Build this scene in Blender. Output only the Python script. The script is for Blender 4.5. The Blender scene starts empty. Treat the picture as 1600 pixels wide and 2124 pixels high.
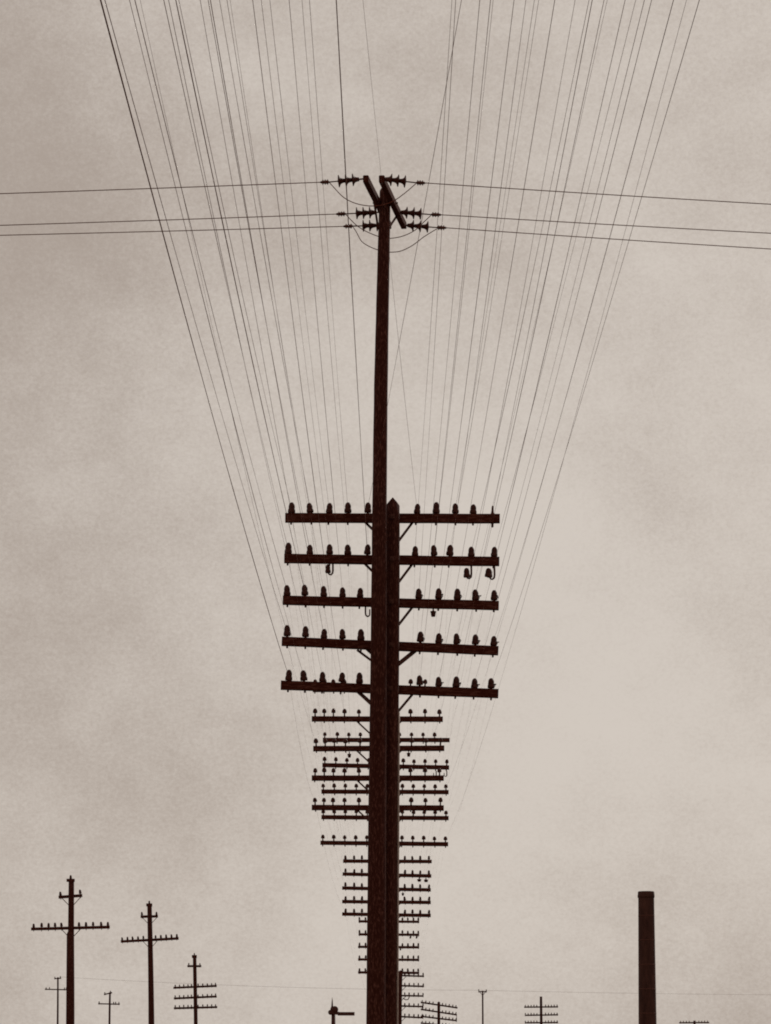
import bpy, math, random
from mathutils import Vector, Matrix

random.seed(11)
R = math.radians
scene = bpy.context.scene
C = scene.collection

# ------------------------------------------------------------------ camera
CAM_Z = 1.6
F = 6000.0            # focal length in photo pixels (photo 1600 x 2124)
HOR = 2222.0          # row of the horizon, just under the frame
VPX = 800.0
cam_d = bpy.data.cameras.new('camera')
cam = bpy.data.objects.new('camera', cam_d)
C.objects.link(cam)
cam.location = (0, 0, CAM_Z)
cam.rotation_euler = (R(90), 0, 0)
cam_d.sensor_fit = 'VERTICAL'
cam_d.sensor_height = 36
cam_d.sensor_width = 36
cam_d.lens = F / 2124 * 36
cam_d.shift_y = (HOR - 1062) / 2124      # rising front of a plate camera
cam_d.clip_start = 0.05
cam_d.clip_end = 6000
scene.camera = cam

# ------------------------------------------------------------------ sky
SUN_EL, SUN_AZ = 30, 33                   # azimuth from +Y (view) towards +X
w = bpy.data.worlds.new('World')
scene.world = w
w.use_nodes = True
nt = w.node_tree
for n in list(nt.nodes):
    nt.nodes.remove(n)
def N(tree, t, **kw):
    n = tree.nodes.new(t)
    for k, v in kw.items():
        setattr(n, k, v)
    return n
out = N(nt, 'ShaderNodeOutputWorld')
bg = N(nt, 'ShaderNodeBackground')
bg.inputs['Strength'].default_value = 0.1
sky = N(nt, 'ShaderNodeTexSky')
sky.sky_type = 'NISHITA'
sky.sun_disc = False
sky.sun_elevation = R(SUN_EL)
sky.sun_rotation = R(SUN_AZ)
sky.dust_density = 4
tc = N(nt, 'ShaderNodeTexCoord')
mp = N(nt, 'ShaderNodeMapping')
mp.inputs['Scale'].default_value = (1, 1, 1.25)
mp.inputs['Location'].default_value = (2.250, 2.392, 7.332)
nt.links.new(tc.outputs['Generated'], mp.inputs['Vector'])
big = N(nt, 'ShaderNodeTexNoise')          # broad veils of the cloud deck
big.inputs['Scale'].default_value = 3.6
big.inputs['Detail'].default_value = 3
big.inputs['Roughness'].default_value = 0.5
med = N(nt, 'ShaderNodeTexNoise')          # smudges
med.inputs['Scale'].default_value = 19
med.inputs['Detail'].default_value = 5
med.inputs['Roughness'].default_value = 0.55
fine = N(nt, 'ShaderNodeTexNoise')         # fine grain added over the whole sky
fine.inputs['Scale'].default_value = 700
fine.inputs['Detail'].default_value = 6
fine.inputs['Roughness'].default_value = 0.8
tuft = N(nt, 'ShaderNodeTexNoise')         # small tufts, drawn out sideways
tuft.inputs['Scale'].default_value = 55
tuft.inputs['Detail'].default_value = 4
tuft.inputs['Roughness'].default_value = 0.6
for n in (big, med, fine, tuft):
    nt.links.new(mp.outputs['Vector'], n.inputs['Vector'])
def math_node(tree, op, a, b):
    m = N(tree, 'ShaderNodeMath', operation=op)
    for i, v in enumerate((a, b)):
        if isinstance(v, (int, float)):
            m.inputs[i].default_value = v
        else:
            tree.links.new(v, m.inputs[i])
    return m.outputs[0]
s = math_node(nt, 'MULTIPLY', big.outputs['Fac'], 0.62)
s = math_node(nt, 'ADD', s, math_node(nt, 'MULTIPLY', med.outputs['Fac'], 0.11))
s = math_node(nt, 'ADD', s, math_node(nt, 'MULTIPLY', tuft.outputs['Fac'], 0.09))
s = math_node(nt, 'ADD', s, math_node(nt, 'MULTIPLY', fine.outputs['Fac'], 0.23))
ramp = N(nt, 'ShaderNodeValToRGB')
ramp.color_ramp.interpolation = 'EASE'
e = ramp.color_ramp.elements
e[0].position, e[0].color = 0.38, (0.395, 0.332, 0.286, 1)
e[1].position, e[1].color = 0.655, (0.632, 0.570, 0.512, 1)
nt.links.new(s, ramp.inputs['Fac'])
scale = N(nt, 'ShaderNodeVectorMath', operation='SCALE')
scale.inputs['Scale'].default_value = 10.0
nt.links.new(ramp.outputs['Color'], scale.inputs[0])
mix = N(nt, 'ShaderNodeMix', data_type='RGBA')   # the cloud deck hides nearly all of the clear sky
mix.inputs['Factor'].default_value = 0.985
nt.links.new(sky.outputs['Color'], mix.inputs[6])
nt.links.new(scale.outputs[0], mix.inputs[7])
nt.links.new(mix.outputs[2], bg.inputs['Color'])
nt.links.new(bg.outputs[0], out.inputs['Surface'])

sun_d = bpy.data.lights.new('sun', 'SUN')
sun = bpy.data.objects.new('sun', sun_d)
C.objects.link(sun)
sun_d.energy = 1.5
sun_d.angle = R(12)
sun_d.color = (1.0, 0.93, 0.84)
sdir = Vector((math.sin(R(SUN_AZ)) * math.cos(R(SUN_EL)), math.cos(R(SUN_AZ)) * math.cos(R(SUN_EL)), math.sin(R(SUN_EL))))
sun.rotation_euler = (-sdir).to_track_quat('-Z', 'Y').to_euler()
sun.location = (30, 40, 40)

vs = scene.view_settings
vs.view_transform = 'Standard'
vs.look = 'None'
vs.exposure = 0
vs.gamma = 1
vs.use_curve_mapping = False
scene.render.engine = 'CYCLES'
scene.cycles.filter_width = 1.9

# ------------------------------------------------------------------ materials
def mat(name, dark, light, rough=0.8, spec=0.15, scale=(14, 14, 1.2), bump=0.25, dist=0.006, detail=8, contrast=(0.35, 0.7)):
    m = bpy.data.materials.new(name)
    m.use_nodes = True
    t = m.node_tree
    b = t.nodes['Principled BSDF']
    b.inputs['Roughness'].default_value = rough
    b.inputs['Specular IOR Level'].default_value = spec
    co = N(t, 'ShaderNodeTexCoord')
    ma = N(t, 'ShaderNodeMapping')
    ma.inputs['Scale'].default_value = scale
    t.links.new(co.outputs['Object'], ma.inputs['Vector'])
    n1 = N(t, 'ShaderNodeTexNoise')
    n1.inputs['Scale'].default_value = 1.0
    n1.inputs['Detail'].default_value = detail
    n1.inputs['Roughness'].default_value = 0.65
    t.links.new(ma.outputs['Vector'], n1.inputs['Vector'])
    cr = N(t, 'ShaderNodeValToRGB')
    cr.color_ramp.elements[0].position = contrast[0]
    cr.color_ramp.elements[1].position = contrast[1]
    cr.color_ramp.elements[0].color = (*dark, 1)
    cr.color_ramp.elements[1].color = (*light, 1)
    t.links.new(n1.outputs['Fac'], cr.inputs['Fac'])
    t.links.new(cr.outputs['Color'], b.inputs['Base Color'])
    bp = N(t, 'ShaderNodeBump')
    bp.inputs['Strength'].default_value = bump
    bp.inputs['Distance'].default_value = dist
    t.links.new(n1.outputs['Fac'], bp.inputs['Height'])
    t.links.new(bp.outputs['Normal'], b.inputs['Normal'])
    return m

M = {}
M['pole'] = mat('creosoted_pole_wood', (0.040, 0.0074, 0.0038), (0.20, 0.078, 0.058), rough=0.8, spec=0.10, scale=(46, 46, 13), bump=0.8, dist=0.014, contrast=(0.5, 0.82))
M['arm'] = mat('crossarm_wood', (0.048, 0.0090, 0.0046), (0.17, 0.062, 0.045), rough=0.85, spec=0.05, scale=(9, 44, 44), bump=0.5, contrast=(0.48, 0.8))
M['porcelain'] = mat('brown_porcelain', (0.040, 0.0085, 0.005), (0.075, 0.022, 0.014), rough=0.5, spec=0.1, scale=(9, 9, 9), bump=0.05)
M['iron'] = mat('rusty_iron', (0.055, 0.015, 0.009), (0.11, 0.036, 0.024), rough=0.7, spec=0.2, scale=(40, 40, 40), bump=0.2)
M['wire'] = mat('weathered_wire', (0.11, 0.028, 0.016), (0.15, 0.044, 0.030), rough=0.7, spec=0.1, scale=(3, 3, 3), bump=0.0)
M['stack'] = mat('sooty_smokestack', (0.028, 0.0062, 0.0036), (0.075, 0.026, 0.017), rough=0.75, spec=0.2, scale=(1.6, 1.6, 0.5), bump=0.3, dist=0.02)
M['paint'] = mat('dark_signal_paint', (0.048, 0.012, 0.008), (0.075, 0.022, 0.015), rough=0.6, spec=0.15, scale=(5, 5, 5), bump=0.05)
M['pale_tube'] = mat('mottled_pale_brown', (0.22, 0.15, 0.125), (0.46, 0.36, 0.31), rough=0.6, spec=0.3, scale=(60, 60, 14), bump=0.2)
M['dirt'] = mat('dry_dirt', (0.10, 0.075, 0.055), (0.20, 0.155, 0.12), rough=0.95, spec=0.1, scale=(0.6, 0.6, 0.6), bump=0.5, dist=0.05, detail=12)

# ------------------------------------------------------------------ mesh helpers
class MB:
    def __init__(self):
        self.v, self.f, self.s = [], [], []
    def add(self, vs, fs, smooth=False):
        o = len(self.v)
        self.v += [tuple(p) for p in vs]
        self.f += [tuple(i + o for i in f) for f in fs]
        self.s += [smooth] * len(fs)
    def rings(self, rings, cap=True, smooth=True):
        n = len(rings[0]); vs = [p for r in rings for p in r]; fs = []
        for k in range(len(rings) - 1):
            for i in range(n):
                j = (i + 1) % n
                fs.append((k * n + i, k * n + j, (k + 1) * n + j, (k + 1) * n + i))
        o = len(self.v)
        self.add(vs, fs, smooth)
        if cap:
            self.f.append(tuple(o + i for i in reversed(range(n)))); self.s.append(False)
            b = o + (len(rings) - 1) * n
            self.f.append(tuple(b + i for i in range(n))); self.s.append(False)
    def tube(self, pts, rad, n=6, cap=True, smooth=True):
        pts = [Vector(p) for p in pts]
        if not isinstance(rad, (list, tuple)):
            rad = [rad] * len(pts)
        rings, ref = [], None
        for k, p in enumerate(pts):
            a = pts[max(k - 1, 0)]; b = pts[min(k + 1, len(pts) - 1)]
            d = (b - a).normalized()
            if ref is None:
                ref = Vector((0, 0, 1)) if abs(d.z) < 0.9 else Vector((1, 0, 0))
            u = d.cross(ref).normalized(); v = u.cross(d).normalized()
            ref = v
            rings.append([p + (u * math.cos(2 * math.pi * i / n) + v * math.sin(2 * math.pi * i / n)) * rad[k] for i in range(n)])
        self.rings(rings, cap, smooth)
    def lathe(self, prof, n=16, origin=(0, 0, 0), axis=None, smooth=True):
        o = Vector(origin)
        q = Matrix.Identity(3) if axis is None else Vector(axis).to_track_quat('Z', 'Y').to_matrix()
        self.rings([[o + q @ Vector((r * math.cos(2 * math.pi * i / n), r * math.sin(2 * math.pi * i / n), z)) for i in range(n)] for r, z in prof], True, smooth)
    def bar(self, a, b, w, h, up=(0, 0, 1), ch=0.0, seg=1, wob=0.0):
        """timber or strap from a to b: width w (across), height h (along up), chamfered edges"""
        a, b = Vector(a), Vector(b)
        d = (b - a).normalized(); up = Vector(up)
        u = d.cross(up).normalized(); v = u.cross(d).normalized()
        x, y = w / 2, h / 2
        if ch:
            prof = [(-x + ch, -y), (x - ch, -y), (x, -y + ch), (x, y - ch), (x - ch, y), (-x + ch, y), (-x, y - ch), (-x, -y + ch)]
        else:
            prof = [(-x, -y), (x, -y), (x, y), (-x, y)]
        rings = []
        for k in range(seg + 1):
            p = a.lerp(b, k / seg)
            g = 1.0
            if wob:
                p = p + u * random.uniform(-wob, wob) + v * random.uniform(-wob, wob)
                g = 1 + random.uniform(-wob, wob) * 6
            rings.append([p + u * px_ * g + v * py_ * g for px_, py_ in prof])
        self.rings(rings, True, False)
    def mesh(self, name, m):
        me = bpy.data.meshes.new(name)
        me.from_pydata(self.v, [], self.f)
        me.polygons.foreach_set('use_smooth', self.s)
        me.materials.append(m)
        me.update()
        return me
    def build(self, name, m, parent=None):
        return link(name, self.mesh(name, m), parent)

def link(name, me, parent=None, loc=(0, 0, 0), rot=(0, 0, 0), scl=(1, 1, 1)):
    o = bpy.data.objects.new(name, me)
    C.objects.link(o)
    o.location, o.rotation_euler, o.scale = loc, rot, scl
    if parent is not None:
        o.parent = parent
    return o

def tag(o, label, cat, group=None, kind=None):
    if label: o['label'] = label
    if cat: o['category'] = cat
    if group: o['group'] = group
    if kind: o['kind'] = kind
    return o

def thing(name, label, cat, loc, group=None):
    o = bpy.data.objects.new(name, None)
    C.objects.link(o)
    o.location = loc
    o.empty_display_size = 0.3
    return tag(o, label, cat, group)

def at(x, y, d):
    """the point of the place seen at photo pixel (x, y) that lies d metres ahead of the camera"""
    return Vector(((x - VPX) * d / F, d, CAM_Z + (HOR - y) * d / F))

# ------------------------------------------------------------------ ground
g = MB()
n = 40
ext = 2400.0
gv = []
for j in range(n + 1):
    for i in range(n + 1):
        X = -ext + 2 * ext * i / n; Y = -ext + 2 * ext * j / n
        gv.append((X, Y, 0.0))
g.add(gv, [(j * (n + 1) + i, j * (n + 1) + i + 1, (j + 1) * (n + 1) + i + 1, (j + 1) * (n + 1) + i) for j in range(n) for i in range(n)])
tag(g.build('ground', M['dirt']), None, None, None, 'structure')

# ------------------------------------------------------------------ shared small meshes (metres, origin on top of the arm)
def insulator_mesh(name, bump=0.0):
    b = MB()
    b.lathe([(0.020, 0.012), (0.046, 0.008), (0.051, 0.022), (0.050, 0.044), (0.046, 0.058), (0.0415, 0.068), (0.0425, 0.080),
             (0.043, 0.096), (0.039, 0.116), (0.030, 0.136), (0.016, 0.148), (0.004, 0.151)], 18)
    if bump:                      # tie wire wrapped round the groove and twisted at one side
        pts = [(0.042 * math.cos(t), 0.042 * math.sin(t), 0.070) for t in [k * 2 * math.pi / 14 for k in range(15)]]
        b.tube(pts, 0.006, 5)
        b.tube([(0.036, -0.012, 0.070), (0.054, -0.03, 0.058), (0.057, -0.06, 0.052), (0.050, -0.09, 0.056)], 0.007, 5)
        b.tube([(0.036, 0.0, 0.074), (0.060, 0.008, 0.048), (0.052, 0.0, 0.034)], 0.006, 5)
    return b.mesh(name, M['porcelain'])
INS = [insulator_mesh('insulator_glass'), insulator_mesh('insulator_tied', 1)]
rb = MB()     # rounder insulator standing clear of the arm on a slim pin
rb.lathe([(0.016, -0.055), (0.016, 0.004), (0.040, 0.006), (0.050, 0.018), (0.050, 0.040), (0.046, 0.060), (0.042, 0.075), (0.032, 0.092), (0.018, 0.103), (0.004, 0.106)], 14)
INS.append(rb.mesh('insulator_raised', M['porcelain']))
pb = MB()
pb.lathe([(0.010, -0.150), (0.014, -0.142), (0.014, -0.110), (0.019, -0.108), (0.019, 0.012), (0.014, 0.022), (0.012, 0.085), (0.004, 0.10)], 10)
PIN = pb.mesh('wooden_pin', M['arm'])
hb = MB()     # hooked iron bracket hung below an arm, its end turned up
hb.tube([(0.025, 0, 0.02), (0.028, 0, -0.04), (0.028, 0, -0.11), (0.022, 0, -0.145), (0.0, 0, -0.165), (-0.025, 0, -0.16), (-0.04, 0, -0.14), (-0.042, 0, -0.09), (-0.042, 0, -0.05)],
        [0.014, 0.014, 0.014, 0.014, 0.013, 0.012, 0.012, 0.011, 0.010], 8)
HOOK = hb.mesh('hook_bracket', M['iron'])
db = MB()     # inverted insulator hung straight below an arm
db.lathe([(0.004, -0.135), (0.030, -0.130), (0.036, -0.105), (0.040, -0.075), (0.046, -0.060), (0.047, -0.045), (0.020, -0.040), (0.012, -0.03), (0.012, 0.01)], 14)
DROP = db.mesh('drop_insulator', M['porcelain'])

# ------------------------------------------------------------------ pole shafts
def shaft(parent, base, top, r0, r1, m, name='pole_shaft', roof=0.0, n=20, rings=26, rough=0.012, bend=0.012):
    """tapered round pole from base (world) to top (world); roof: height of a two-sided pitched cut at the top"""
    base, top = Vector(base), Vector(top)
    org = parent.matrix_basis.translation
    rs = []
    ph = random.uniform(0, 6)
    flat = [random.uniform(-1, 1) for _ in range(n)]
    for k in range(rings + 1):
        t = k / rings
        c = base.lerp(top, t) - org
        c.x += bend * math.sin(t * 5.1 + ph) * (1 - t) * t * 4
        r = r0 + (r1 - r0) * t
        ring = []
        for i in range(n):
            a = 2 * math.pi * i / n
            rr = r * (1 + rough * flat[i] + rough * random.uniform(-0.7, 0.7))
            p = Vector((c.x + rr * math.cos(a), c.y + rr * math.sin(a), c.z))
            if roof and k == rings:
                p.z += roof * (1 - abs(math.cos(a))) - roof
            ring.append(p)
        rs.append(ring)
    b = MB()
    b.rings(rs[:-1] + [rs[-1]], True, True)
    if roof:
        # close the pitched top along a ridge running in depth
        b.f.pop(); b.s.pop()
        o = len(b.v)
        last = rs[-1]
        c = sum((Vector(p) for p in last), Vector()) / n
        zt = max(p.z for p in last)
        base_i = o - n
        b.v.append((c.x, c.y, zt))
        for i in range(n):
            b.f.append((base_i + i, base_i + (i + 1) % n, o)); b.s.append(False)
    return b.build(name, m, parent)

def crossarm(parent, a, b, w, h, pins, s=1.0, seg=7, lift=0.0, brace=None, tied=False, depth_back=0.0, bare=(), pole_x=0.0, yoff=0.0, wood='arm'):
    """one arm with its pins and insulators. a, b: arm ends (world, on the arm's centre line);
    pins: list of fractions along the arm; brace: (dx, dz, width) of the iron straps to the pole"""
    org = parent.matrix_basis.translation
    a, b = Vector(a) - org, Vector(b) - org
    bm = MB()
    bm.bar(a, b, w, h, ch=min(w, h) * 0.07, seg=seg, wob=0.0022 * s)
    arm = bm.build('crossarm', M[wood], parent)
    d = (b - a)
    ang = -math.atan2(d.z, math.hypot(d.x, d.y)) 
    up = Vector((0, 0, 1))
    for k, t in enumerate(pins):
        p = a.lerp(b, t) + up * (h / 2)
        tilt = (random.gauss(0, R(2.0)), ang + random.gauss(0, R(2.8)), random.uniform(-0.9, 0.9) if not tied else random.uniform(-0.3, 0.3))
        link('pin', PIN, arm, p, tilt, (s, s, s * (h / s + 0.035) / 0.15 if h / s > 0.116 else s) if k not in bare else (1.25, 1.25, 1.25))
        if k not in bare:
            side = 1 if t > 0.5 else 0
            q = s * random.uniform(0.94, 1.06)
            me = INS[2] if lift else INS[1] if (tied and side) else INS[0]
            q *= 1.0 if lift else 1.01
            link('insulator', me, arm, p + up * (lift + random.uniform(-0.006, 0.010)) * s, tilt, (q, q, q * random.uniform(0.97, 1.06)))
    if brace:
        dx, dz, bw = brace
        mid = a.lerp(b, 0.5)
        u = d.normalized()
        for sg in (-1, 1):
            pa = Vector((pole_x, mid.y, mid.z)) + u * (sg * (dx if not isinstance(dx, tuple) else dx[0] if sg < 0 else dx[1]))
            pa.z -= h * 0.22
            pa.y += w / 2 + 0.006
            pe = Vector((pole_x + sg * 0.02, mid.y - w / 2 + 0.012, mid.z - dz))
            sb = MB()
            sb.bar(pa + (pa - pe).normalized() * 0.03, pe, 0.008 * s, bw, up=(-(pe - pa).z, 0, (pe - pa).x), seg=1)
            sb.build('brace', M['iron'], arm)
    return arm

# ------------------------------------------------------------------ the thick telephone pole in front
D1 = 41.0
base1 = at(803, HOR + CAM_Z * F / D1, D1)
near = thing('telephone_pole', 'thick wooden telephone pole with pitched top and five wide crossarms in front', 'utility pole', base1, 'poles of the telephone line')
shaft(near, base1 + Vector((-0.02, 0, -0.3)), at(815, 1034, D1), 0.158, 0.098, M['pole'], roof=0.105, n=28, rings=40, rough=0.018, bend=0.014)
arms1 = [  # left x, right x, left y, right y, pin columns
    (592, 1037, 1074, 1076, [605, 644, 683, 722, 763, 865, 905, 945, 982, 1022]),
    (590, 1036, 1158.5, 1165, [598, 643, 684, 722, 762, 861, 901, 933, 978, 1025]),
    (587, 1035, 1245, 1256, [596, 633, 672, 711, 747, 869, 910, 949, 987, 1025]),
    (585, 1034, 1330, 1350, [596, 634, 672, 711, 749, 872, 910, 948, 986, 1024]),
    (583, 1034, 1421, 1439, [599, 631, 669, 709, 746, 871, 910, 946, 984, 1019]),
]
DA = D1 + 0.17
pin1 = {}
arm_objs = []
for k, (xl, xr, yl, yr, cols) in enumerate(arms1):
    a, b = at(xl, yl, DA), at(xr, yr, DA)
    fr = [(c - xl) / (xr - xl) for c in cols]
    axis = (815 - (12 * (yl - 1034) / 1090) - VPX) * DA / F - base1.x
    ar = crossarm(near, a, b, 0.092, 0.126, fr, brace=((0.41, 0.30) if k in (0, 1) else (0.47, 0.33) if k == 4 else (0.30, 0.31) if k == 2 else (0.36, 0.36), 0.42 if k != 3 else 0.33, 0.036 if k != 3 else 0.06),
                  tied=k >= 2, bare=(9,) if k == 0 else (), pole_x=axis)
    arm_objs.append(ar)
    for j, t in enumerate(fr):
        pin1[(k, j)] = a.lerp(b, t) + Vector((0, -0.042, 0.063 + 0.072))
cq = []                                  # thin pale tube along one side of the pole's lower length
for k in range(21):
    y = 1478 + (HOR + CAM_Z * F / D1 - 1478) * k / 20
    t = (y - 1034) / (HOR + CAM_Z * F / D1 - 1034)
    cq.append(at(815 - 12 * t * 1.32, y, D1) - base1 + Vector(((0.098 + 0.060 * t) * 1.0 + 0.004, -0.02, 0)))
cb = MB(); cb.tube(cq, 0.015, 8); cb.build('pale_tube', M['pale_tube'], near)
# bare iron spike left on the top arm where an insulator is missing
def hang(arm, x, y, d, hook=True, s=1.0, mirror=1, ins=True):
    org = near.matrix_basis.translation
    p = at(x, y, d) - org
    if hook:
        link('hook_bracket', HOOK, arm, p, (0, 0, random.uniform(-0.3, 0.3)), (s * mirror, s, s))
        if ins:
            link('insulator', INS[0], arm, p + Vector((-0.042 * mirror * s, 0, -0.145 * s)), (random.uniform(-.1, .1), random.uniform(-.1, .1), 0), (0.8 * s, 0.8 * s, 0.86 * s))
    else:
        link('drop_insulator', DROP, arm, p, (0, 0, 0), (s, s, s))
hang(arm_objs[1], 687, 1168, DA, True, 1.0)
hang(arm_objs[1], 974, 1176, DA - 0.01, True, 1.0)
link('insulator', INS[0], arm_objs[1], at(969, 1199, DA - 0.07) - base1, (0.1, -0.06, 0), (0.95, 0.95, 0.95))
hang(arm_objs[1], 1022, 1177, DA, True, 1.02)
link('insulator', INS[0], arm_objs[1], at(1012, 1198, DA - 0.07) - base1, (0.1, 0.08, 0), (0.9, 0.9, 0.9))
hang(arm_objs[2], 762, 1257, DA, True, 0.9, -1, False)
hang(arm_objs[2], 899, 1262, DA, False, 0.9)
# second strap and step bolts
sb = MB(); o1 = base1
sb.bar(at(741, 1348, DA + 0.05) - o1, at(800, 1392, DA - 0.05) - o1, 0.008, 0.034, up=(0.5, 0, 1))
sb.build('brace', M['iron'], arm_objs[3])
for k, (xl, xr, yl, yr, cols) in enumerate(arms1):          # through bolts with square washers on the pole
    bb = MB()
    ax = 815 - 12 * (yl - 1034) / 1090
    p = at(ax, (yl + yr) / 2, D1) - base1
    bb.tube([p + Vector((0, -0.17, 0)), p + Vector((0, 0.24, 0))], 0.011, 8)
    bb.bar(p + Vector((-0.03, -0.145, 0)), p + Vector((0.03, -0.145, 0)), 0.008, 0.06)
    bb.build('bolt', M['iron'], near)

# ------------------------------------------------------------------ the tall thin power pole beside it
DP = 40.72
baseP = at(779, HOR + CAM_Z * F / DP, DP)
power = thing('power_pole', 'tall thin wooden pole with slanting double crossarm and insulator strings at its top', 'utility pole', baseP)
org = baseP
# shaft follows the bend seen in the photo
pts = [(777, HOR + CAM_Z * F / DP + 30, 0.150), (780, 2124, 0.138), (783, 1700, 0.128), (785.5, 1400, 0.117), (787.5, 1050, 0.103), (790.5, 800, 0.097), (794.5, 600, 0.089), (797.5, 470, 0.083), (799, 396, 0.076)]
rs = []
flat = [random.uniform(-1, 1) for _ in range(24)]
for k in range(len(pts) - 1):
    steps = 6
    for q in range(steps + (1 if k == len(pts) - 2 else 0)):
        t = q / steps
        x = pts[k][0] + (pts[k + 1][0] - pts[k][0]) * t
        y = pts[k][1] + (pts[k + 1][1] - pts[k][1]) * t
        r = pts[k][2] + (pts[k + 1][2] - pts[k][2]) * t
        c = at(x, y, DP) - org
        rs.append([Vector((c.x + r * (1 + 0.016 * flat[i] + random.uniform(-.016, .016)) * math.cos(2 * math.pi * i / 24),
                           c.y + r * (1 + 0.016 * flat[i] + random.uniform(-.016, .016)) * math.sin(2 * math.pi * i / 24), c.z)) for i in range(24)])
cc = sum(rs[-1], Vector()) / 24
rs.append([cc + (p - cc) * 0.62 + Vector((0, 0, 0.018 + 0.03 * random.random())) for p in rs[-1]])
b = MB(); b.rings(rs, True, True); b.build('pole_shaft', M['pole'], power)
# double crossarm: two level timbers either side of the pole, running away from the camera
dn, df = DP * 1802 / 1852, DP * 1802 / 1754
tim = []
for (xn, xf) in ((759, 807), (792, 838)):
    a, bb_ = at(xn, 371, dn) - org, at(xf, 468, df) - org
    mb = MB(); mb.bar(a, bb_, 0.078, 0.098, ch=0.008, seg=6, wob=0.002)
    tim.append((a, bb_, mb.build('crossarm', M['arm'], power)))
def strap(p, q, parent, w=0.04):
    mb = MB(); p, q = Vector(p), Vector(q)
    mb.bar(p, q, 0.008, w, up=(-(q - p).z, 0, (q - p).x)); mb.build('brace', M['iron'], parent)
strap(at(774, 402, dn + 0.55) - org, at(785, 476, DP - 0.06) - org, power, 0.03)
strap(at(826, 444, df - 0.5) - org, at(806, 474, DP + 0.07) - org, power, 0.03)
for (t_, xo) in ((0.5, 0),):
    mb = MB(); p = tim[0][0].lerp(tim[0][1], 0.5); q = tim[1][0].lerp(tim[1][1], 0.5)
    dd = (q - p).normalized()
    mb.tube([p - dd * 0.07, q + dd * 0.07], 0.011, 8); mb.build('bolt', M['iron'], power)

# insulator strings, clamps, conductors and jumpers: (depth, arm-end pixel, disc pixels, clamp pixels, row at arm, row at clamp)
dnear, dmid, dfar = dn + 0.03, DP * 1802 / 1781, df - 0.03
rod_prof = [(0.010, -0.088), (0.026, -0.080), (0.030, -0.050), (0.036, -0.030), (0.050, -0.014), (0.080, -0.002), (0.084, 0.006), (0.078, 0.012), (0.030, 0.018), (0.012, 0.022)]
disc_b = MB(); disc_b.lathe(rod_prof, 20)
DISC = disc_b.mesh('insulator_disc', M['porcelain'])
strings = [
    (dnear, 755, 371, [733, 718.5, 704], (664, 684), 377.5, -1),
    (dnear, 795, 371, [811.5, 826, 840], (863, 883), 379, 1),
    (dmid, 792, 440, [768, 754.5, 741], (697, 718), 443.5, -1),
    (dmid, 829, 440, [844, 858.5, 872.5], (894, 916), 445, 1),
    (dfar, 806, 467, [783, 768, 754.5], (712, 733), 469, -1),
    (dfar, 840, 467, [857, 872, 887], (906, 927), 472, 1),
]
clamps = []
for (d, xa, ya, discs, (c0, c1), yc, sg) in strings:
    p0 = at(xa, ya, d) - org
    inner, outer = (c1, c0) if sg < 0 else (c0, c1)
    pc = at(inner, yc, d) - org; pe = at(outer, yc + 0.6, d) - org
    mb = MB()
    mb.tube([p0 - (pc - p0).normalized() * 0.05, p0, p0.lerp(pc, 0.5), pc], [0.012, 0.012, 0.009, 0.009], 8)
    st = mb.build('insulator_string', M['iron'], power)
    ax = (pc - p0).normalized()
    for x in discs:
        t = (x - xa) / (inner - xa)
        link('insulator_disc', DISC, st, p0.lerp(pc, t), ax.to_track_quat('Z', 'Y').to_euler(), (1, 1, 1))
    mb = MB()
    l = pe - pc
    mb.tube([pc, pc + l * 0.1, pc + l * 0.3, pc + l * 0.7, pc + l * 0.9, pe], [0.008, 0.020, 0.025, 0.022, 0.016, 0.007], 8)
    for q in (0.2, 0.45, 0.7):
        c = pc + l * q
        mb.tube([c + Vector((0, 0, -0.034)), c + Vector((0, 0, 0.034))], 0.008, 6)
    mb.build('clamp', M['iron'], st)
    clamps.append((d, pc + org, pe + org, sg))

rank = ['uppermost', 'middle', 'lowest']
slopes_l, slopes_r = [0.038, 0.036, 0.028], [0.066, 0.060, 0.070]
for k in range(3):
    for (d, pc, pe, sg) in clamps[2 * k:2 * k + 2]:
        L = 70.0
        sl = slopes_l[k] if sg < 0 else slopes_r[k]
        pts_ = []
        for q in range(61):
            u = L * (q / 60) ** 1.5
            z = pe.z - sl * u + sl / L * u * u
            pts_.append((pe.x + sg * u, pe.y + (0.0 if sg < 0 else 0.0), z))
        o = pe.copy()
        mb = MB(); mb.tube([Vector(p) - o for p in pts_], 0.0062, 6)
        w_ = mb.build('power_line', M['wire'])
        w_.location = o
        side = 'running to the smokestack side' if sg > 0 else 'running away from the smokestack'
        tag(w_, f'{rank[k]} of three power lines {side} from the tall thin pole', 'power line', 'power lines crossing the frame')
jump = [
    (dnear - 0.02, [(684, 379), (694, 390), (708, 405), (722, 415), (740, 422.5), (760, 426.5), (780, 427), (800, 423.5), (820, 415), (842, 399), (863, 381)]),
    (dmid, [(718, 445), (729, 457), (742, 469), (760, 480), (784, 490), (800, 493.5), (815, 494), (838, 489), (862, 477), (880, 460), (894, 447)]),
    (dfar, [(733, 471), (740, 482), (750, 500), (764, 510), (783, 518), (800, 522), (816, 523), (834, 520), (856, 509), (880, 491), (906, 475)]),
]
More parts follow.
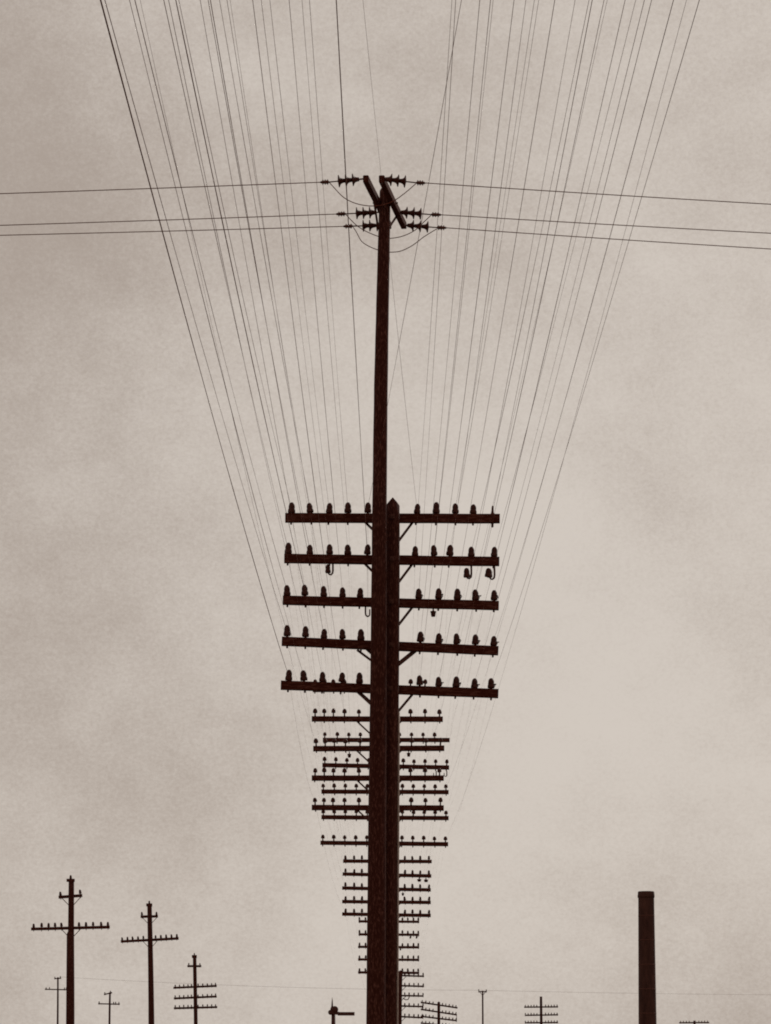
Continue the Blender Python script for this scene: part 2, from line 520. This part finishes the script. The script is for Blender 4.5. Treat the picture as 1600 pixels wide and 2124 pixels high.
for k, (d, pl) in enumerate(jump):
    P = [at(x, y, d) for x, y in pl]
    sm = []
    for i in range(len(P) - 1):
        p0, p1, p2, p3 = P[max(i - 1, 0)], P[i], P[i + 1], P[min(i + 2, len(P) - 1)]
        for q in range(4):
            t = q / 4
            sm.append(0.5 * ((2 * p1) + (p2 - p0) * t + (2 * p0 - 5 * p1 + 4 * p2 - p3) * t * t + (3 * p1 - p0 - 3 * p2 + p3) * t ** 3))
    sm.append(P[-1])
    # keep the loop clear of the pole: bow it round in depth
    o = sm[0].copy()
    px_pole = at(798, 450, DP).x
    for p in sm:
        if k > 0 or True:
            near_pole = math.exp(-((p.x - px_pole) / 0.22) ** 2)
            gap = d - DP
            if abs(gap) < 0.2:
                p.y += (0.2 if gap >= 0 else -0.2) * near_pole
    mb = MB(); mb.tube([p - o for p in sm], 0.0062, 6)
    w_ = mb.build('jumper_wire', M['wire']); w_.location = o
    tag(w_, f'{rank[k]} jumper wire looping under the tall thin pole\'s insulator strings', 'wire', 'jumper loops on the tall pole')

# ------------------------------------------------------------------ poles farther along the line
def line_pole(label, d, ax_top, ax_bot, ytop, w_top, w_bot, arms, arm_h, s, brace, roof=0.1, group='poles of the telephone line', name='telephone_pole', lift=0.0):
    """arms: (xl, xr, yl, yr, [pin columns])"""
    base = at(ax_bot, HOR + CAM_Z * F / d, d)
    o = thing(name, label, 'utility pole', base, group)
    m = d / F
    shaft(o, base + Vector((0, 0, -0.3)), at(ax_top, ytop, d), w_bot * m / 2, w_top * m / 2, M['pole'], roof=roof, n=14, rings=16)
    da = d + w_top * m / 2 + 0.05
    pins, objs = {}, []
    for k, (xl, xr, yl, yr, cols) in enumerate(arms):
        a, b = at(xl, yl, da), at(xr, yr, da)
        fr = [(c - xl) / (xr - xl) for c in cols]
        axx = (ax_top + (ax_bot - ax_top) * ((yl + yr) / 2 - ytop) / (HOR - ytop) - VPX) * da / F - base.x
        objs.append(crossarm(o, a, b, 0.09, arm_h * m, fr, s=s, seg=4, brace=brace, pole_x=axx, lift=lift))
        for j, t in enumerate(fr):
            pins[(k, j)] = a.lerp(b, t) + Vector((0, -0.04 * s, arm_h * m / 2 + 0.07 * s))
    return o, pins, objs, base

# second pole: uneven arms, the outer pins on one side missing
D2 = 65.0
c2 = [654, 673, 692, 715, 745, 852, 882, 912]
second, pin2, arms2, base2 = line_pole('second telephone pole, uneven crossarms just below the thick pole\'s lowest arm', D2, 786, 790, 1392, 22, 30, [
    (649, 919, 1430, 1430, c2), (647, 919, 1491, 1492, c2), (650, 922, 1553, 1552, [c + 2 for c in c2]),
    (647, 921, 1614, 1614, c2), (647, 921, 1675, 1676, [654, 672, 691, 715, 745, 853, 883, 914])], 11, 1.02, (0.52, 0.50, 0.036), lift=0.06)
o = base2
for (x, y) in ((725, 1560), (848, 1558)):
    link('drop_insulator', DROP, arms2[2], at(x, y, D2 + 0.2) - o, (0, 0, 0), (0.95, 0.95, 0.95))
for (x, y) in ((925, 1600), (903, 1600)):
    link('hook_bracket', HOOK, arms2[3], at(x, y, D2 + 0.2) - o, (0, 0, 0.2), (0.9, 0.9, 0.7))
D3 = 75.0
c3 = [671 + 22.8 * i for i in range(5)] + [835 + 22.6 * i for i in range(5)]
third, pin3, arms3, base3 = line_pole('third telephone pole, level crossarms alternating with the second pole\'s arms', D3, 800, 800, 1500, 20, 28, [
    (670, 933, 1535, 1535, [674, 700, 724, 748, 770, 806, 829, 854, 878, 902]),
    (669, 932, 1587, 1592, [674, 697, 720, 742, 765, 814, 837, 859, 882, 904, 927]),
    (667, 931, 1642, 1643, c3), (667, 931, 1695, 1697, c3), (665, 930, 1748, 1751, [c - 1 for c in c3])], 8.6, 1.0, (0.42, 0.45, 0.03), lift=0.045)
D4 = 101.0
c4 = [717, 735, 751, 768, 785, 823, 840, 856, 872, 890]
fourth, pin4, arms4, base4 = line_pole('fourth telephone pole, closely stacked short crossarms halfway down the thick pole', D4, 803, 803, 1762, 14, 20, [
    (712, 896, 1786, 1787, c4), (711, 895, 1813, 1817, c4), (710, 894, 1842, 1846, c4), (710, 894, 1870, 1872, c4), (710, 894, 1896, 1899, c4)], 7.2, 0.9, (0.5, 0.42, 0.03))
o = base4
for (x, y) in ((870, 1821), (884, 1822)):
    link('drop_insulator', DROP, arms4[1], at(x, y, D4 + 0.2) - o, (0, 0, 0), (1.7, 1.7, 1.0))
link('drop_insulator', DROP, arms4[2], at(836, 1850, D4 + 0.2) - o, (0, 0, 0), (1, 1, 1))
D5 = 145.0
c5 = [746, 758.5, 770, 782, 794, 823, 835, 846.5, 858, 868]
fifth, pin5, arms5, base5 = line_pole('fifth telephone pole, small crossarms under the fourth pole\'s lowest arm', D5, 807, 807, 1893, 10, 14, [
    (744, 870, 1911, 1912, c5), (744, 870, 1938, 1939, c5), (743, 870, 1964, 1965, c5), (743, 870, 1990, 1991, c5), (743, 870, 2017, 2018, c5)], 5.2, 1.0, (0.4, 0.4, 0.03))
o = base5
for (x, y) in ((853, 1940), (866, 1940)):
    link('drop_insulator', DROP, arms5[1], at(x, y, D5 + 0.2) - o, (0, 0.3, 0), (1.1, 1.1, 1.3))
link('drop_insulator', DROP, arms5[2], at(831, 1966, D5 + 0.2) - o, (0, 0, 0), (1, 1, 1))
D6 = 184.0
c6 = [785, 794, 803, 812, 821, 840, 849, 859, 868, 878]
sixth, pin6, arms6, base6 = line_pole('sixth telephone pole, its thin shaft showing just beside the thick pole\'s foot', D6, 831, 827, 2012, 8.5, 9.5, [
    (782, 880, 2022, 2025, c6), (782, 880, 2043, 2046, c6), (780, 879, 2064, 2066, c6), (780, 878, 2085, 2088, c6), (778, 878, 2106, 2111, c6)], 3.6, 1.0, (0.4, 0.4, 0.035))
o = base6
mb = MB()
mb.tube([at(836, 2070, D6) - o, at(842, 2074, D6) - o, at(847, 2073, D6) - o, at(850, 2066, D6) - o], 0.035, 6)
mb.build('bracket', M['iron'], sixth)
c7 = [876, 883.5, 891, 898.5, 918, 925, 932, 939.5, 946]
D7 = 246.0
seventh, pin7, arms7, base7 = line_pole('small far telephone pole with tilted crossarms beside the thick pole\'s foot', D7, 910.5, 909.5, 2077, 6, 7, [
    (873, 949.5, 2079, 2090.5, c7), (873, 948, 2093.5, 2105, c7), (873, 947, 2108, 2117, c7), (873, 947, 2122, 2130, c7)], 3.4, 1.0, None)
o = base7
for (x, y0, y1) in ((947.5, 2104, 2120), (878, 2081, 2092)):
    mb = MB(); mb.tube([at(x, y0, D7) - o, at(x, y1, D7) - o], 0.03, 6); mb.build('hanger', M['iron'], seventh)

# ------------------------------------------------------------------ the second line, to one side
G2 = 'poles of the side line'
def top_cap(o, base, d, x, y, wpx):
    mb = MB(); m = d / F
    p = at(x, y, d) - base
    mb.bar(p + Vector((-wpx * m / 2, 0, 0)), p + Vector((wpx * m / 2, 0, 0)), wpx * m * 0.7, 6 * m, ch=0.01)
    mb.build('pole_cap', M['arm'], o)
    link('insulator', INS[0], o, p + Vector((0, 0, 3 * m)), (0, 0, 0), (1, 1, 1))
def pc(f, x0, sc):
    return [x0 + sc * u for u in f]
DA_ = 112.0
pA, pinA, armsA, bA = line_pole('tallest side line pole, short upper arm above one ten-pin crossarm', DA_, 148.5, 145.5, 1823, 11.5, 18, [
    (122, 171, 1861, 1857.5, [126, 167]),
    (65, 228, 1927, 1923, pc([110, 170, 222, 272, 320, 452, 505, 558, 620, 670], 40, 0.275))], 6.2, 1.05, (0.38, 0.42, 0.028), roof=0.0, group=G2)
top_cap(pA, bA, DA_, 147, 1826, 16)
# thicker lower length where the shaft steps out below the long arm
mb = MB(); q0, q1 = at(145.6, HOR + CAM_Z * F / DA_, DA_) - bA, at(146.5, 1938, DA_) - bA
mb.tube([q0, q0.lerp(q1, 0.5), q1, q1 + Vector((0, 0, 0.12))], [0.185, 0.165, 0.145, 0.10], 14); mb.build('pole_stub', M['pole'], pA)
DB_ = 152.0
pB, pinB, armsB, bB = line_pole('second side line pole, leaning slightly, one long and one stubby crossarm', DB_, 310.5, 317, 1874, 9.5, 14.5, [
    (292, 328, 1901.5, 1900.5, [295, 325]),
    (251, 371, 1953, 1946.5, pc([778, 818, 858, 898, 938, 1030, 1070, 1110, 1150, 1190], 40, 0.275))], 5.4, 1.15, (0.4, 0.45, 0.03), roof=0.0, group=G2)
top_cap(pB, bB, DB_, 310, 1877, 12)
DC_ = 203.0
c9 = pc([1178, 1210, 1242, 1274, 1300, 1350, 1385, 1420, 1452, 1482], 40, 0.275)
pC, pinC, armsC, bC = line_pole('third side line pole, one stubby arm above three long crossarms', DC_, 404, 408.5, 1982, 7.5, 9, [
    (389, 418, 2004, 2004, [392, 415]),
    (360, 450, 2049, 2045, c9), (361, 450, 2071, 2067, c9), (361, 451, 2091.5, 2089, c9)], 4.4, 0.95, None, roof=0.0, group=G2)
top_cap(pC, bC, DC_, 403.5, 1984, 10)
G3 = 'thin far poles'
DD_ = 330.0
pD, pinD, armsD, bD = line_pole('thin far pole half hidden behind the tallest side line pole', DD_, 120.5, 119, 2027, 3.4, 5, [
    (113, 127, 2030, 2029, [114.5, 125.5]), (93.5, 140, 2052, 2053, [96, 103, 134, 138])], 2.4, 1.2, None, roof=0.0, group=G3)
DE_ = 320.0
pE, pinE, armsE, bE = line_pole('thin far pole between the two larger side line poles', DE_, 228.5, 225, 2058, 4, 5, [
    (216, 233, 2063, 2059, [218, 230]), (204, 249, 2082, 2083, [206, 236, 240, 247])], 2.6, 1.3, None, roof=0.0, group=G3)
D8 = 330.0
p8, pin8, arms8, b8 = line_pole('bare slender far pole with tiny forked top between two many-armed poles', D8, 1001.5, 1002, 2055, 3.2, 4.2, [
    (992.5, 1010, 2057, 2057, [993.5, 1009])], 2.6, 1.3, (0.35, 0.4, 0.06), roof=0.0, group=G3)
D9 = 272.0
cols9 = [1090, 1096, 1102, 1108, 1114, 1132, 1138, 1144, 1150, 1156]
p9, pin9, arms9, b9 = line_pole('far pole with three level crossarms and bare tip near the smokestack', D9, 1122.5, 1124, 2067, 5.2, 7.5, [
    (1087.5, 1158, 2089, 2088.5, cols9), (1089, 1158, 2106, 2105, cols9), (1089, 1158, 2121.5, 2121, cols9)], 3.0, 1.0, None, roof=0.0, group=G3)
D10 = 290.0
p10, pin10, arms10, b10 = line_pole('lowest far pole beyond the smokestack, only its topmost crossarm in view', D10, 1441, 1441, 2117, 5, 6, [
    (1409, 1471.5, 2121.5, 2121, [1412, 1418, 1424, 1430, 1450, 1456, 1462, 1468])], 2.8, 0.9, None, roof=0.0, group=G3)

# ------------------------------------------------------------------ railway semaphore
DS = 218.0
bS = at(692, HOR + CAM_Z * F / DS, DS)
sig = thing('semaphore_signal', 'dark railway semaphore signal with spiked finial and level blade', 'signal', bS)
mS = DS / F
mb = MB(); q1 = at(692, 2104, DS) - bS
mb.tube([(0, 0, -0.3), q1 * 0.5, q1], [0.22, 0.19, 0.15], 12); mb.build('mast', M['paint'], sig)
mb = MB(); mb.lathe([(0.16, 0), (0.17, 0.06), (0.11, 0.12), (0.10, 0.3), (0.15, 0.36), (0.13, 0.46), (0.07, 0.62), (0.05, 0.9), (0.012, 1.28)], 12, at(689.5, 2104, DS) - bS); mb.build('finial', M['paint'], sig)
mb = MB(); c = at(695, 2094, DS) - bS + Vector((0, -0.25, 0))
mb.lathe([(0.10, -0.05), (0.24, -0.045), (0.262, 0.0), (0.24, 0.045), (0.10, 0.05)], 20, c, (0, 1, 0))
c2_ = at(686.5, 2100, DS) - bS + Vector((0, -0.25, 0))
mb.lathe([(0.09, -0.045), (0.18, -0.04), (0.20, 0.0), (0.18, 0.04), (0.09, 0.045)], 18, c2_, (0, 1, 0))
mb.bar(c2_, at(703, 2102, DS) - bS + Vector((0, -0.25, 0)), 0.07, 0.25)
mb.build('spectacle', M['paint'], sig)
mb = MB(); mb.bar(at(701, 2103, DS) - bS + Vector((0, -0.25, 0)), at(736, 2103, DS) - bS + Vector((0, -0.25, 0)), 0.04, 0.27, ch=0.008); mb.build('blade', M['paint'], sig)
mb = MB(); mb.lathe([(0.10, -0.16), (0.12, -0.15), (0.12, 0.12), (0.06, 0.2), (0.03, 0.24)], 12, at(690, 2097, DS) - bS + Vector((0, 0.22, 0))); mb.build('lamp', M['paint'], sig)

# ------------------------------------------------------------------ smokestack
DK = 300.0
bK = at(1345, HOR + CAM_Z * F / DK, DK)
stack = thing('smokestack', 'tall dark round smokestack with a collar at its rim', 'smokestack', bK)
mK = DK / F
zt = (at(0, 1849, DK) - bK).z
def xat(z):   # the stack leans a little
    return (at(1340.5, 0, DK).x - bK.x) * z / zt
mb = MB(); rings_ = []
for k in range(29):
    z = -0.3 + (zt - 0.1 + 0.3) * k / 28
    r = (19.8 - 3.4 * max(z, 0) / zt) * mK
    rings_.append([Vector((xat(z) + r * math.cos(2 * math.pi * i / 40), r * math.sin(2 * math.pi * i / 40), z)) for i in range(40)])
mb.rings(rings_, True, True); mb.build('stack_shell', M['stack'], stack)
mb = MB()
mb.lathe([(16.2 * mK, -13.5 * mK), (17.4 * mK, -13 * mK), (17.8 * mK, -10 * mK), (17.4 * mK, -6 * mK), (16.9 * mK, -1.2 * mK), (16.0 * mK, 0), (13.5 * mK, 0.0), (13.2 * mK, -4 * mK)], 40, (xat(zt), 0, zt))
mb.build('rim_collar', M['stack'], stack)
for k in range(1, 8):
    z = zt * k / 8
    r = (19.8 - 3.4 * z / zt) * mK + 0.012
    mb = MB(); mb.lathe([(r - 0.03, -0.06), (r, -0.05), (r, 0.05), (r - 0.03, 0.06)], 40, (xat(z), 0, z)); mb.build('band', M['iron'], stack)

# ------------------------------------------------------------------ telephone wires
def sag_span(a, b, sag, n):
    out_ = []
    for q in range(n):
        t = q / n
        p = a.lerp(b, t); p.z -= 4 * sag * t * (1 - t)
        out_.append(p)
    return out_
D_END = -9.0
def wire(start, r0, rest, rad, sag):
    """start: the pin the near span ends on; r0: sideways slope X/Z the span reaches high overhead; rest: pins farther down the line"""
    Zp = start.z - CAM_Z
    def Z(d):
        t = (start.y - d) / (start.y - D_END)
        return Zp - 4 * sag * t * (1 - t)
    lo, hi = 1.0, start.y
    for _ in range(60):
        m = (lo + hi) / 2
        if Z(m) * F / m > HOR: lo = m
        else: hi = m
    d0 = (lo + hi) / 2
    X0 = r0 * Z(d0)
    Xs = start.x
    pts_ = []
    n_ = 44
    for q in range(n_ + 1):
        d = D_END + (start.y - D_END) * q / n_
        pts_.append(Vector((Xs + (X0 - Xs) * (start.y - d) / (start.y - d0), d, CAM_Z + Z(d))))
    cur = start
    for nx in rest:
        L = (nx - cur).length
        pts_ += sag_span(cur, nx, 0.012 * L, 14)[1:]
        cur = nx
        pts_.append(nx.copy())
    o = start.copy()
    ph, am = random.uniform(0, 6.3), random.uniform(0.1, 0.3)      # patchy weathering and old splices along the wire
    rr = []
    for p in pts_:
        q = rad * (1 + am * math.sin(p.y * random.uniform(0.30, 0.34) + ph) + random.uniform(-0.12, 0.12))
        rr.append(q if p.y <= start.y + 0.01 else q * 0.36)
    mb = MB(); mb.tube([p - o for p in pts_], rr, 5)
    w_ = mb.build('telephone_wire', M['wire']); w_.location = o
    return w_
TH, MD, FN = 0.0036, 0.0021, 0.0015
near_wires = [   # arm, pin, sideways slope overhead, radius
    (4, 0, -.266, TH), (3, 0, -.262, MD), (4, 1, -.239, MD), (2, 0, -.234, MD), (1, 0, -.207, MD), (3, 1, -.2025, FN), (2, 1, -.1958, TH), (0, 0, -.193, MD),
    (4, 2, -.173, FN), (1, 1, -.1656, MD), (3, 2, -.1635, MD), (0, 1, -.155, MD), (2, 2, -.148, FN), (4, 3, -.124, MD), (1, 2, -.116, FN), (0, 2, -.108, FN),
    (2, 3, -.09, MD), (1, 3, -.078, FN), (0, 3, -.071, FN), (1, 4, -.046, TH), (0, 4, .0709, MD),
    (0, 5, -.0211, FN), (1, 5, .062, FN), (2, 5, .0655, FN), (3, 5, .088, FN), (4, 5, .098, FN), (1, 6, .1005, FN), (2, 6, .12, MD), (3, 6, .131, FN), (0, 7, .139, FN), (1, 7, .143, FN),
    (4, 6, .158, FN), (3, 7, .177, FN), (1, 8, .19, MD), (4, 7, .193, FN), (2, 8, .204, MD), (3, 8, .2237, MD), (1, 9, .2336, FN), (4, 8, .2484, FN), (2, 9, .2417, FN), (3, 9, .269, FN), (4, 9, .293, FN),
]
pos_words = ['outermost', 'second', 'third', 'fourth', 'innermost']
arm_words = ['topmost', 'second', 'middle', 'fourth', 'lowest']
map8 = {0: 0, 1: 1, 2: 2, 3: 3, 4: 4, 5: 5, 6: 6, 7: 7}
for (k, j, r0, rad) in near_wires:
    # every wire runs on to the matching pins of the poles beyond
    if j in (0, 2, 7, 5) and k in (0, 1, 2, 3, 4):
        rest = [pin2[(k, {0: 0, 2: 2, 7: 7, 5: 5}[j])], pin4[(k, j)], pin5[(k, j)], pin6[(k, j)]]
    else:
        rest = [pin3[(k, j)], pin4[(k, j)], pin5[(k, j)], pin6[(k, j)]]
    w_ = wire(pin1[(k, j)], r0, rest, rad, random.uniform(0.28, 0.5))
    side = 'smokestack side' if j > 4 else 'opposite the smokestack'
    pw = pos_words[j] if j < 5 else pos_words[9 - j]
    tag(w_, f'overhead wire on the {pw} insulator, {side}, of the thick pole\'s {arm_words[k]} crossarm', 'wire', 'telephone wires fanning overhead')
# wires that pass the thick pole and end on the second and third poles
for (pin, r0, label) in (
        (pin2[(2, 0)], -.229, 'second pole\'s middle crossarm, outermost insulator opposite the smokestack'),
        (pin2[(1, 3)], -.145, 'second pole\'s second crossarm, fourth insulator opposite the smokestack'),
        (pin3[(2, 9)], .2687, 'third pole\'s middle crossarm, outermost insulator on smokestack side'),
        (pin3[(4, 9)], .281, 'third pole\'s lowest crossarm, outermost insulator on smokestack side'),
        (pin3[(1, 8)], .207, 'third pole\'s second crossarm, inner insulator on smokestack side')):
    w_ = wire(pin, r0, [], FN * 0.8, 0.9)
    tag(w_, 'overhead wire bypassing to the ' + label, 'wire', 'telephone wires fanning overhead')
# one long faint wire strung between the slender far poles
ptD, ptE, pt8 = pinD[(0, 1)], pinE[(0, 1)], pin8[(0, 0)]
far_end = at(1700, 2064, 360)
pts_ = sag_span(ptD, pt8, 0.35, 30) + sag_span(pt8, far_end, 0.1, 12) + [far_end]
o = ptD.copy()
mb = MB(); mb.tube([p - o for p in pts_], 0.010, 5)
w_ = mb.build('far_wire', M['wire']); w_.location = o
tag(w_, 'faint level wire low behind everything, strung between the slender far poles', 'wire')
